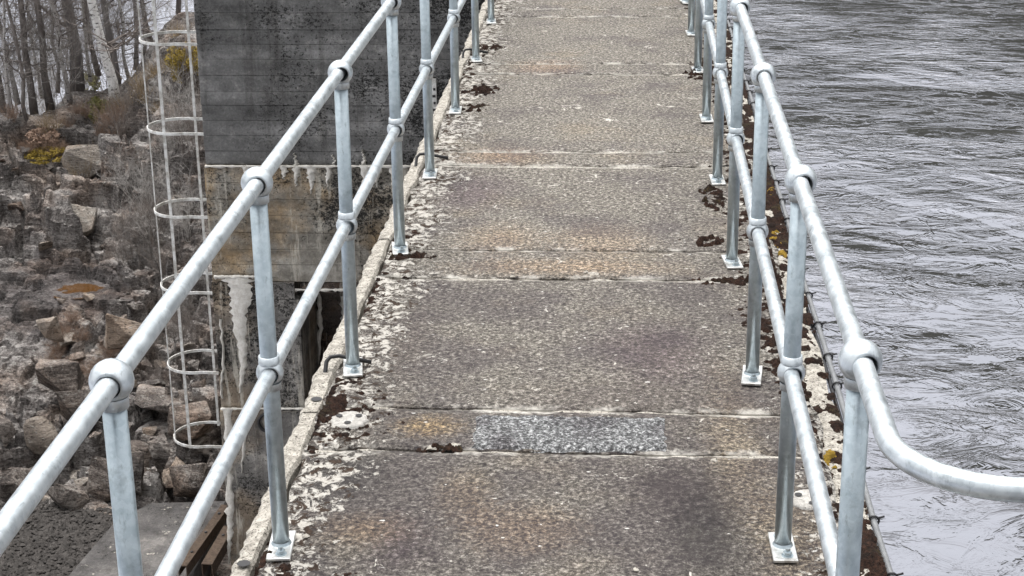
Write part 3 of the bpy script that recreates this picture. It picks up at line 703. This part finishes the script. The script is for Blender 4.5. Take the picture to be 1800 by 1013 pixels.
# moss: thin ragged mats on the edges and in the joints
def deck_z(X, Y):
    Z = fbm(X*3, Y*3, 12, 5)*.010+fbm(X*14, Y*14, 17, 3)*.006
    Z = Z+np.clip(1-(X-XL)/.22, 0, 1)*np.clip(fbm(X*16, Y*10, 31, 4), -.25, .25)*.05
    return Z+np.clip(1-(XR-X)/.15, 0, 1)*np.clip(fbm(X*16, Y*10, 37, 4), -.25, .25)*.045
def mat_mesh(mb, x0, x1, y0, y1, st, zb, h):
    """keep only the cells where the mat is thicker than nothing"""
    xs = np.arange(x0, x1, st); ys = np.arange(y0, y1, st*1.25); X, Y = np.meshgrid(xs, ys)
    H = h(X, Y); Z = zb(X, Y)+np.maximum(H, -.006)+np.where(H > 0, fbm(X*160, Y*160, 7, 2)*.010, 0)
    ny, nx = X.shape; up = H > 0
    keep = up[:-1, :-1] | up[1:, :-1] | up[:-1, 1:] | up[1:, 1:]
    J = ((_h(np.floor(X/st+.5), np.floor(Y/st+.5), 3)-.5)*st*.7, (_h(np.floor(X/st+.5), np.floor(Y/st+.5), 4)-.5)*st*.7)
    P3 = np.stack([X+J[0], Y+J[1], Z], -1).reshape(-1, 3)
    r, c = np.nonzero(keep); b = r*nx+c; fa = np.stack([b, b+1, b+nx+1, b+nx], -1)
    ids, inv = np.unique(fa, return_inverse=True); inv = inv.reshape(fa.shape)
    mb.add(P3[ids].tolist(), inv.tolist(), True)
md = MB(); my = MB()
ledge = lambda X, Y: -.018+0*X
mat_mesh(md, .645, .752, 3.4, 9, .007, ledge, lambda X, Y: (fbm(X*26, Y*16, 101, 5)*1.2+.10+.30*(vn(Y*1.6, X*0, 5)-.5)-1.8*np.abs(X-.712))*.045)
mat_mesh(md, .645, .752, 9, 17, .013, ledge, lambda X, Y: (fbm(X*26, Y*16, 101, 5)*1.2+.10+.30*(vn(Y*1.6, X*0, 5)-.5)-1.8*np.abs(X-.712))*.045)
edge_r = lambda X, Y: (fbm(X*34, Y*30, 111, 5)*1.15-.22+.42*(vn(Y*1.3, X*0+3, 9)-.55)+.35*np.clip((X-.45)/.2, 0, 1)-.12)*.05
edge_l = lambda X, Y: (fbm(X*34, Y*30, 121, 5)*1.15-.34+.42*(vn(Y*1.5, X*0+7, 19)-.5)+.30*np.clip((-.78-X)/.25, 0, 1)-.10)*.05
for (ya, yb, st) in ((3.4, 8.5, .0075), (8.5, 15, .014)):
    mat_mesh(md, .42, .655, ya, yb, st, deck_z, edge_r); mat_mesh(md, -1.025, -.72, ya, yb, st, deck_z, edge_l)
def spot(mb, u, v, rx, ry, st=.0065, zb=deck_z, k=1.0):
    c = at(u, v, z=0)
    mat_mesh(mb, c.x-rx, c.x+rx, c.y-ry, c.y+ry, st, zb, lambda X, Y: (fbm(X*38, Y*34, 131, 5)*1.3*k+.08-.30*(((X-c.x)/rx)**2+((Y-c.y)/ry)**2)-2*(X < -1.01))*.06)
for (u, v, rx, ry) in ((855, 85, .14, .10), (845, 160, .12, .16), (832, 190, .10, .12), (1255, 350, .07, .3), (1240, 425, .13, .08), (1290, 495, .20, .06), (690, 450, .2, .07), (765, 789, .11, .025), (1240, 130, .16, .2)):
    spot(md, u, v, rx, ry)
lz = lambda X, Y: -.012+0*X
for (u, v, rx, ry) in ((1370, 438, .035, .11), (1362, 412, .04, .08), (1462, 800, .03, .07), (1353, 330, .03, .1)): spot(my, u, v, rx, ry, .006, lz)
tag(md.build('moss', M['moss']), 'dark red-brown moss cushions along the walkway edges', 'moss', kind='stuff')
tag(my.build('yellow_moss', M['moss_y']), 'ochre yellow moss cushions on the water-side edge', 'moss', kind='stuff')
# stony ledge carrying moss and cable beyond the slabs
mb = MB(); n = 220; vs = []
for i in range(n+1):
    y = 3.2+(22-3.2)*i/n; j = float(fbm(np.array([y*5.]), np.array([4.]), 81, 4)[0])*.035
    vs += [(.60, y, -.02), (.70, y, -.016+j*.3), (.742+j, y, -.024), (.742+j, y, -.33), (.60, y, -.33)]
mb.add(vs, [(i*5+k, i*5+5+k, i*5+5+(k+1) % 5, i*5+(k+1) % 5) for i in range(n) for k in range(5)]); mb.build('edge_ledge', M['edge'], walk)
mb = None

# ------------------------------------------------------------------ cable along the water side
cab = empty('cable', (.765, 3.2, 0)); tag(cab, 'grey cable tied along the water-side edge of the walkway', 'cable')
pts = []
for i in range(120):
    y = i*.16; pts.append((float(fbm(np.array([y*.7]), np.array([1.]), 99, 2)[0])*.03, y, -.03+.008*math.sin(y*3)))
MB().tube(pts, .010, 10).build('sheath', M['cable'], cab)
MB().tube([(x-.017, y_, z_-.012) for x, y_, z_ in pts], .008, 8).build('guide_wire', M['tie'], cab)
for k in range(42):
    y = .12+.33*k+rng.uniform(-.03, .03); i = min(int(y/.16), 118); q = (y/.16)-i; x = pts[i][0]*(1-q)+pts[i+1][0]*q; z = pts[i][2]*(1-q)+pts[i+1][2]*q
    mb = MB(); mb.tube([(x+.016*math.cos(a), y, z+.016*math.sin(a)) for a in [2*math.pi*j/10 for j in range(11)]], .004, 5); mb.tube([(x+.012, y, z+.01), (x+.032, y+.004, z+.014)], .0035, 5)
    mb.build('cable_tie', M['tie'], cab)

# ------------------------------------------------------------------ railings
LXr, RXr = -.9787, .4693
TOPZ, MIDZ = 1.1, .5492
LYs = [1.60, 2.97, 4.346, 5.71, 7.08, 8.29, 9.647, 11.063, 12.393, 13.72, 15.05, 16.4, 17.75, 19.1]
RYs = [3.13, 4.396, 5.679, 6.947, 8.217, 9.475, 10.75, 11.954, 13.186, 14.44, 15.7, 16.95, 18.2, 19.45]
RT, RP, RB, RBM = .0213, .0242, .0435, .0385
def ball_mesh(name, r, thru):
    # sphere bored along Y for the rail (dark gap round it) with a collar on the post below
    mb = MB(); hr = RT+.0022; th0 = math.asin(hr/r); prof = []
    for i in range(13):
        th = th0+(math.pi-2*th0)*i/12; prof.append((r*math.sin(th), r*math.cos(th)))
    prof = [(hr, prof[0][1]-.02)]+[(hr, prof[0][1])]+prof+[(hr, prof[-1][1])]+[(hr, prof[-1][1]+.02)]
    mb.lathe(prof, 24, Matrix.Rotation(R(90), 4, 'X'))
    mb.lathe([(RP+.0005, -r-.012), (RP+.005, -r-.012), (RP+.006, -r*.75)], 20)
    if thru: mb.lathe([(RP+.006, r*.75), (RP+.005, r+.012), (RP+.0005, r+.012)], 20)
    return mb.mesh(name, M['galv_rail'])
me_top = ball_mesh('ball_joint', RB, False); me_mid = ball_mesh('ball_joint', RBM, True)
pm = MB().tube([(0, 0, .008), (0, 0, MIDZ), (0, 0, TOPZ-.03)], RP, 20).mesh('post', M['galv'])
bpm = bevel(MB().box((-.035, -.095, 0), (.035, .075, .010)).mesh('base_plate', M['plate']), .002, 1)
bol = MB(); bol.lathe([(.017, 0), (.017, .003), (.012, .003)], 14, None, False); bol.lathe([(.0125, .003), (.0125, .013), (.011, .015), (.007, .015), (.007, .024), (0, .024)], 6, None, False); bom = bol.mesh('bolt', M['galv'])
wel = MB().lathe([(RP+.006, .010), (RP+.001, .018)], 16).mesh('weld_collar', M['galv'])
def railing(name, X, Ys, label):
    root = empty(name, (X, Ys[0], 0)); tag(root, label, 'railing')
    for k, y in enumerate(Ys):
        p = link('post', pm, root, (0, y-Ys[0], 0))
        p.rotation_euler = (R(rng.uniform(-.25, .25)), R(rng.uniform(-.25, .25)), rng.uniform(0, .3))
        z0 = rng.uniform(.003, .006); q = link('base_plate', bpm, p, (0, 0, z0)); q.rotation_euler = (0, 0, rng.uniform(-.35, .05)*.4)
        for yy in (-.068, .05): w = link('bolt', bom, p, (0, yy, z0+.009)); w.rotation_euler = (0, 0, rng.uniform(0, 1))
        link('weld_collar', wel, p, (0, 0, z0))
        link('ball_joint', me_top, p, (0, 0, TOPZ)); link('ball_joint', me_mid, p, (0, 0, MIDZ))
    return root
rl = railing('railing', LXr, LYs, 'galvanised tube railing with ball joints on the rock side of the walkway')
rr = railing('railing', RXr, RYs, 'galvanised tube railing on the water side, its top rail curving off right')
def railpath(root, name, pts):
    X0 = Vector(root.location); MB().tube([Vector(p)-X0 for p in pts], RT, 20).build(name, M['galv_rail'], root)
for z, nm in ((TOPZ, 'top_rail'), (MIDZ, 'mid_rail')):
    railpath(rl, nm, [(LXr, 1.2, z)]+[(LXr, y, z) for y in LYs]+[(LXr, 20, z)])
def bendpath(z, yb, rad, x_end):
    pts = [(RXr, y, z) for y in (20, 12, 6, 3.6)]
    for i in range(13):
        a = R(90*i/12); pts.append((RXr+rad-rad*math.cos(a), yb+rad-rad*math.sin(a), z))
    pts += [(x_end, yb-.0, z)]
    return pts
ybend = at(1780, 862, z=TOPZ).y
railpath(rr, 'top_rail', bendpath(TOPZ, ybend, .20, 1.9)); railpath(rr, 'mid_rail', bendpath(MIDZ, ybend, .20, 1.9))

# black step irons over the rock-side edge
for lab, (u, v) in zip(('nearest black bent step iron over the rock-side edge', 'middle black bent step iron over the rock-side edge', 'farthest black bent step iron over the rock-side edge'), ((600, 628), (748, 272), (838, 88))):
    c = at(u, v, z=.03); x = c.x
    mb = MB(); mb.tube([(.12, 0, .012), (-.0, 0, .035), (-.03, -.01, .034), (-.043, -.02, .02), (-.046, -.05, -.02), (-.046, -.10, -.06), (-.046, -.11, -.2)], .008, 8)
    o = mb.build('step_iron', M['iron'], None, (-1.035, c.y, 0)); tag(o, lab, 'step iron', 'step irons')

# ------------------------------------------------------------------ boulders
def rock_mesh(name, sx, sy, sz, seed, mat, rounded=False):
    r = random.Random(seed); bm = bmesh.new()
    for k in range(26 if rounded else 12):
        while True:
            v = Vector((r.uniform(-1, 1), r.uniform(-1, 1), r.uniform(-1, 1)))
            if rounded and .8 < v.length < 1: break
            if not rounded and max(abs(v.x), abs(v.y), abs(v.z)) > .72 and v.length < 1.35: break
        bm.verts.new((v.x*sx, v.y*sy, v.z*sz))
    hull = bmesh.ops.convex_hull(bm, input=bm.verts)
    bmesh.ops.delete(bm, geom=[e for e in hull['geom_interior'] if isinstance(e, bmesh.types.BMVert)], context='VERTS')
    m = min(sx, sy, sz)
    bmesh.ops.bevel(bm, geom=bm.edges[:], offset=m*(.16 if rounded else .035), segments=1, affect='EDGES')
    bmesh.ops.triangulate(bm, faces=bm.faces[:])
    bmesh.ops.subdivide_edges(bm, edges=[e for e in bm.edges if e.calc_length() > m*.35], cuts=2, use_grid_fill=True)
    co_ = np.array([v.co[:] for v in bm.verts]); nn = fbm(co_[:, 0]/m*1.6+seed, co_[:, 1]/m*1.6+co_[:, 2]/m*2.3, seed % 50, 4)
    bm.normal_update()
    for v, q in zip(bm.verts, nn): v.co += v.normal*q*m*(.14 if rounded else .20)
    me = bpy.data.meshes.new(name); bm.to_mesh(me); bm.free(); me.materials.append(mat)
    if rounded: me.polygons.foreach_set('use_smooth', [True]*len(me.polygons))
    return me
def boulder(u, v, y, w, h, label, seed, mat='rock', rounded=False, d=None, rz=None, name='boulder', group=None):
    """w, h: size in photograph pixels; centre at (u, v), y metres away"""
    c = at(u, v, y=y); s = y*1.07/FPX
    me = rock_mesh(name, w*s*.55, (d or w*.85)*s*.5, h*s*.60, seed, M[mat], rounded)
    o = link(name, me, None, c); rr_ = random.Random(seed); o.rotation_euler = (rr_.uniform(-.2, .2), rr_.uniform(-.2, .2), rr_.uniform(-.5, .5) if rz is None else rz)
    tag(o, label, 'rock', group); return o
B = [
 (155, 283, 27.3, 92, 62, 'split grey boulder perched below the trees on the bank', 1, 'rock_pale', 0),
 (208, 297, 27.2, 46, 30, 'small grey boulder right of the split perched boulder', 2, 'rock_pale', 0),
 (106, 668, 21.5, 118, 74, 'large flat-topped brown boulder on the bedrock left of the cage', 3, 'rock', 0),
 (72, 764, 20.6, 72, 76, 'pale rounded boulder among the brown rocks at lower left', 4, 'rock_pale', 1),
 (135, 716, 21.0, 74, 62, 'grey-brown block wedged behind the pale rounded boulder', 5, 'rock', 0),
 (292, 806, 20.3, 66, 74, 'upright squared brown block with dark face below the cage', 6, 'rock', 0),
 (248, 828, 19.9, 66, 70, 'lichen-speckled block leaning left of the squared brown block', 7, 'rock', 0),
 (192, 842, 19.8, 82, 74, 'dark cracked boulder right of a black hollow, lower left', 8, 'rock', 0),
 (345, 835, 20.0, 104, 84, 'sloping broad boulder just above the concrete apron', 9, 'rock', 0),
 (120, 868, 19.6, 86, 62, 'layered block beside the dark gravel', 10, 'rock', 0),
 (40, 855, 19.8, 90, 70, 'reddish broad block at the left edge above the gravel', 11, 'rock', 0),
 (300, 690, 21.6, 124, 62, 'flat-topped slab of rock behind the bottom ladder hoops', 12, 'rock', 0),
 (330, 745, 20.9, 90, 66, 'grey boulder inside the bottom ladder hoop', 13, 'rock', 0),
 (225, 580, 22.7, 86, 70, 'grey jagged boulder beside the cage above the flat slab', 14, 'rock_pale', 0),
 (85, 590, 22.6, 48, 66, 'pale pointed rock above the large flat-topped boulder', 15, 'rock_pale', 0),
 (120, 395, 25.9, 96, 74, 'lichen-white blocky rock in the middle of the rock face', 19, 'rock_pale', 0),
 (300, 185, 29.2, 70, 90, 'brown mossy boulder behind the upper ladder cage', 22, 'rock', 0),
 (20, 760, 20.7, 60, 50, 'small brown rock at the left edge beside the pale rounded boulder', 25, 'rock', 0),
]
for (u, v, y, w, h, lab, sd_, mt, rd) in B: boulder(u, v, y, w, h, lab, sd_, mt, bool(rd))
rr_ = random.Random(12)
rub = [rock_mesh('rubble_stone', .13, .11, .09, 100+k, M['rock'] if k % 3 else M['rock_pale']) for k in range(8)]
def scatter(n, u0, u1, v0, v1, ya, yb, s0, s1, label, group):
    for k in range(n):
        f = rr_.random(); u = rr_.uniform(u0, u1); v = v0+(v1-v0)*f; y = ya+(yb-ya)*f; c = at(u, v, y=y)
        x = c.x; z = bz(x, y)
        o = link('rubble_stone', rub[rr_.randrange(8)], None, (x, y, z+.02)); s = rr_.uniform(s0, s1); o.scale = (s, s*rr_.uniform(.7, 1.2), s*rr_.uniform(.6, 1.1))
        o.rotation_euler = (rr_.uniform(-.4, .4), rr_.uniform(-.4, .4), rr_.uniform(0, 6.28)); tag(o, label, 'rock', group)
scatter(38, -20, 385, 700, 890, 21.4, 19.6, .35, 1.9, 'small angular brown stone among the boulders above the apron', 'rubble above the apron')
scatter(30, 60, 380, 520, 680, 24, 21.8, .5, 1.5, 'small broken stone on the ledges below the brown puddle', 'rubble on the ledges')
scatter(16, 0, 350, 250, 460, 27.6, 25.3, .5, 1.6, 'small broken stone lodged in the rock face', 'rubble in the rock face')

# ------------------------------------------------------------------ vegetation
def branch(mb, p, d, L, r0, depth, r, spread=.6, kids=4, curl=.25, up=.1, n=4, seg=4):
    pts = [p.copy()]; dd = d.copy(); q = p.copy()
    for i in range(seg):
        dd = (dd+Vector((r.gauss(0, curl), r.gauss(0, curl), r.gauss(0, curl)+up))*.5).normalized(); q = q+dd*L/seg; pts.append(q.copy())
    mb.tube(pts, [r0*(1-.8*i/seg) for i in range(seg+1)], n if depth > 0 else 3, cap=False, smooth=True)
    if depth > 0:
        for k in range(kids):
            f = r.uniform(.2, 1); i = min(int(f*seg), seg-1); b = pts[i].lerp(pts[i+1], f*seg-i)
            ax = Vector((r.gauss(0, 1), r.gauss(0, 1), r.gauss(0, 1)*.6)).normalized(); nd = (dd*(1-spread)+ax*spread+Vector((0, 0, up))).normalized()
            branch(mb, b, nd, L*r.uniform(.35, .65), max(r0*.5, .0022), depth-1, r, spread, kids, curl, up, n, max(3, seg-1))
def shrub_mesh(name, h, stems, r0, seed, mat, spread=.5, lean=.35, kids=5, depth=2):
    r = random.Random(seed); mb = MB()
    for k in range(stems):
        a = r.uniform(0, 6.28); d = Vector((math.cos(a)*lean*r.random()*1.6, math.sin(a)*lean*r.random()*1.6, 1)).normalized()
        branch(mb, Vector((r.gauss(0, .06), r.gauss(0, .06), -.05)), d, h*r.uniform(.6, 1.1), r0, depth, r, spread, kids, .3, .15, 4, 4)
    return mb.mesh(name, mat)
def tree(u, v, y, w, lean, h, mat, label, seed, branches=15, group='bare trees on the bank'):
    c = at(u, v, y=y); s = y*1.05/FPX; r0 = w*s/2; r = random.Random(seed)
    root = empty('bare_tree', (c.x, y, c.z-.15)); tag(root, label, 'tree', group)
    pts = [Vector((0, 0, 0))]; n = 12
    for i in range(1, n+1):
        f = i/n; pts.append(Vector((lean*f*h+r.gauss(0, .03), r.gauss(0, .03), h*f)))
    rad = [r0*(1.25 if i == 0 else 1)*(1-.85*i/n) for i in range(n+1)]
    MB().tube(pts, rad, 12).build('trunk', M[mat], root)
    mb = MB()
    for k in range(branches):
        f = r.uniform(.08, 1)**1.0; i = min(int(f*n), n-1); b = pts[i].lerp(pts[i+1], f*n-i); a = r.uniform(0, 6.28)
        d = Vector((math.cos(a), math.sin(a), r.uniform(-.1, .7))).normalized()
        branch(mb, b, d, r.uniform(.7, 1.7)*(1.2-.5*f), r0*(.30-.1*f), 2, r, .55, 5, .28, .08, 4, 5)
    mb.build('crown', M['dark_bark' if mat != 'birch' else 'twig'], root)
T = [
 (205, 195, 29.0, 19, -.11, 8.0, 'birch', 'slender white-barked birch standing beside the green juniper', 1),
 (135, 145, 30.2, 22, -.03, 9.5, 'pine', 'thickest grey straight trunk left of the white birch', 2),
 (207, 150, 30.4, 13, -.06, 8.0, 'pine', 'grey trunk close behind the white birch', 3),
 (60, 195, 29.2, 13, -.03, 7.5, 'dark_bark', 'dark forked trunk near the left edge, second of the left cluster', 4),
 (88, 180, 29.4, 13, -.01, 8.0, 'dark_bark', 'dark trunk between the forked trunk and the thickest trunk', 5),
 (122, 165, 29.2, 9, -.09, 6.0, 'birch_grey', 'thin pale-topped leaning trunk in front of the thickest trunk', 6),
 (30, 170, 29.8, 9, -.10, 6.5, 'birch_grey', 'thin grey leaning trunk nearest the left edge', 7),
 (238, 110, 31.2, 8, .04, 6.5, 'birch_grey', 'thin pale birch curving up left of the ladder cage', 8),
 (48, 215, 28.6, 8, -.04, 5.5, 'dark_bark', 'thin dark trunk rooted lowest on the bank at far left', 9),
 (172, 120, 31.6, 9, -.09, 6.5, 'dark_bark', 'thin dark leaning trunk behind the juniper', 10),
 (318, 60, 31.5, 10, .03, 7.0, 'dark_bark', 'dark trunk behind the top ladder hoop', 11),
 (268, 75, 31.8, 9, -.12, 6.5, 'dark_bark', 'dark trunk leaning left just beyond the ladder cage', 12),
 (5, 190, 30.3, 10, -.02, 7.0, 'dark_bark', 'dark trunk cut by the left picture edge', 13),
 (100, 150, 31.0, 7, .05, 6.0, 'birch_grey', 'thin pale stem right behind the thickest grey trunk', 14),
 (72, 160, 31.2, 6, -.06, 6.0, 'birch', 'very thin white stem between the two dark left trunks', 15),
 (18, 205, 28.9, 6, .04, 5.5, 'birch_grey', 'very thin pale stem low at the left picture edge', 16),
 (226, 130, 30.8, 6, -.03, 6.0, 'birch', 'very thin white stem right of the white birch', 17),
 (252, 100, 31.4, 6, .08, 6.0, 'birch_grey', 'thin grey stem leaning right towards the top hoop', 18),
 (158, 130, 31.3, 6, .03, 6.0, 'birch', 'very thin white stem just left of the white birch', 19),
]
for (u, v, y, w, ln, h, mt, lab, sd_) in T: tree(u, v, y, w, ln, h, mt, lab, sd_)
# shrubs: a few meshes, many individuals
SH = {'sap': [shrub_mesh('stems', 2.6, 4, .010, 200+k, M['twig'], .5, .3, 6, 3) for k in range(4)],
      'pale': [shrub_mesh('stems', 2.2, 4, .008, 220+k, M['twig_pale'], .5, .35, 6, 3) for k in range(3)],
      'bush': [shrub_mesh('stems', 1.0, 14, .005, 240+k, M['twig'], .5, .6, 5, 2) for k in range(4)],
      'bushp': [shrub_mesh('stems', 1.1, 14, .0045, 250+k, M['twig_pale'], .5, .5, 5, 2) for k in range(3)],
      'heath': [shrub_mesh('stems', .45, 34, .0035, 260+k, M['twig_red'], .5, .9, 5, 2) for k in range(4)],
      'grass': [shrub_mesh('blades', .32, 70, .0032, 280+k, M['straw'], .4, 1.2, 1, 1) for k in range(3)]}
def plant(name, kind, n, u0, u1, v0, v1, ya, yb, s0, s1, label, cat, group):
    for k in range(n):
        f = rr_.random(); u = rr_.uniform(u0, u1); v = v0+(v1-v0)*f; y = ya+(yb-ya)*f+rr_.uniform(-.3, .3)
        c = at(u, v, y=y); z = bz(c.x, y) if y < 37.5 else c.z
        o = link(name, rr_.choice(SH[kind]), None, (c.x, y, z-.03)); s = rr_.uniform(s0, s1); o.scale = (s, s, s*rr_.uniform(.85, 1.2)); o.rotation_euler = (0, 0, rr_.uniform(0, 6.28))
        tag(o, label, cat, group)
plant('bare_sapling', 'sap', 9, -20, 340, 40, 190, 33, 29.2, .6, 1.1, 'bare thin-stemmed sapling among the trees on the bank', 'sapling', 'dark saplings among the trees')
plant('pale_sapling', 'pale', 12, -20, 340, 30, 190, 33.5, 29.5, .6, 1.1, 'bare pale grey sapling among the trees on the bank', 'sapling', 'pale saplings among the trees')
plant('bare_bush', 'bush', 10, 215, 360, 200, 470, 28.4, 25, .6, 1.0, 'bare twiggy bush on the slope beside the ladder cage', 'bush', 'twiggy bushes beside the cage')
plant('pale_bush', 'bushp', 7, 215, 360, 220, 480, 28.2, 24.8, .6, 1.0, 'pale bare bush on the slope beside the ladder cage', 'bush', 'pale bushes beside the cage')
plant('heather_tuft', 'heath', 16, 0, 220, 210, 290, 29.0, 27.4, .4, .8, 'brown heather tuft on the bank top below the trees', 'heather', 'heather on the bank top')
plant('heather_clump', 'heath', 10, 90, 200, 560, 625, 23.2, 22.2, .4, .75, 'russet dead heather clump between the puddle and large boulder', 'heather', 'russet heather by the boulder')
plant('grass_tuft', 'grass', 16, 60, 330, 190, 300, 29.0, 27.3, .8, 1.5, 'straw-coloured dead grass tuft on the bank top', 'grass', 'dead grass on the bank top')
plant('ledge_bush', 'bush', 8, 250, 370, 520, 700, 23.5, 21.5, .35, .6, 'small bare bush on the rocks behind the lower cage', 'bush', 'small bushes behind the lower cage')

def hit(u, v):
    y = 19.
    while y < 37:
        c = at(u, v, y=y)
        if c.z < bz(c.x, y): break
        y += .05
    return y
def leafy(name, u, v, y, rx, rz_, n, mat, label, cat, seed, size=.035):
    y = hit(u, v)-.35; c = at(u, v, y=y); r = random.Random(seed); root = empty(name, (c.x, y, c.z-rz_*.8)); tag(root, label, cat)
    mb = MB()
    for k in range(n):
        while True:
            p = Vector((r.uniform(-1, 1), r.uniform(-1, 1), r.uniform(-1, 1)))
            if p.length < 1 and float(vn(np.array([p.x*3+seed]), np.array([p.z*3+p.y*2]), seed)[0]) > .44: break
        p = Vector((p.x*rx, p.y*rx, rz_+p.z*rz_)); a = Vector((r.gauss(0, 1), r.gauss(0, 1), r.gauss(0, 1))).normalized(); b = a.orthogonal().normalized(); s = size*r.uniform(.5, 1.3)
        mb.add([p-b*s*.3, p+a*s, p+b*s*.3, p-a*s*.4], [(0, 1, 2, 3)])
    mb.build('foliage', M[mat], root)
    st = MB()
    for k in range(9): branch(st, Vector((r.gauss(0, rx*.15), r.gauss(0, rx*.15), -.1)), Vector((r.gauss(0, .4), r.gauss(0, .4), 1)).normalized(), rz_*2.0, .012, 1, r, .5, 4)
    st.build('stem', M['twig'], root)
leafy('juniper_bush', 150, 150, 29.4, .34, .26, 2600, 'leaf', 'olive green juniper bush left of the white birch', 'bush', 3)
leafy('low_juniper', 170, 200, 28.7, .26, .26, 1800, 'leaf', 'lower olive green bush at the foot of the white birch', 'bush', 5)
leafy('yellow_moss_mound', 325, 118, 29.6, .34, .36, 3600, 'leaf_y', 'bright yellow-green mossy mound behind the upper ladder cage', 'moss', 7, .03)
leafy('rust_moss_mound', 85, 275, 27.7, .42, .12, 2200, 'leaf_y', 'ochre moss patch left of the perched split boulder', 'moss', 9, .03)
leafy('rust_moss_mound', 75, 245, 28.1, .30, .16, 1400, 'twig_red', 'rust-brown bracken patch above the ochre moss', 'bracken', 11, .04)
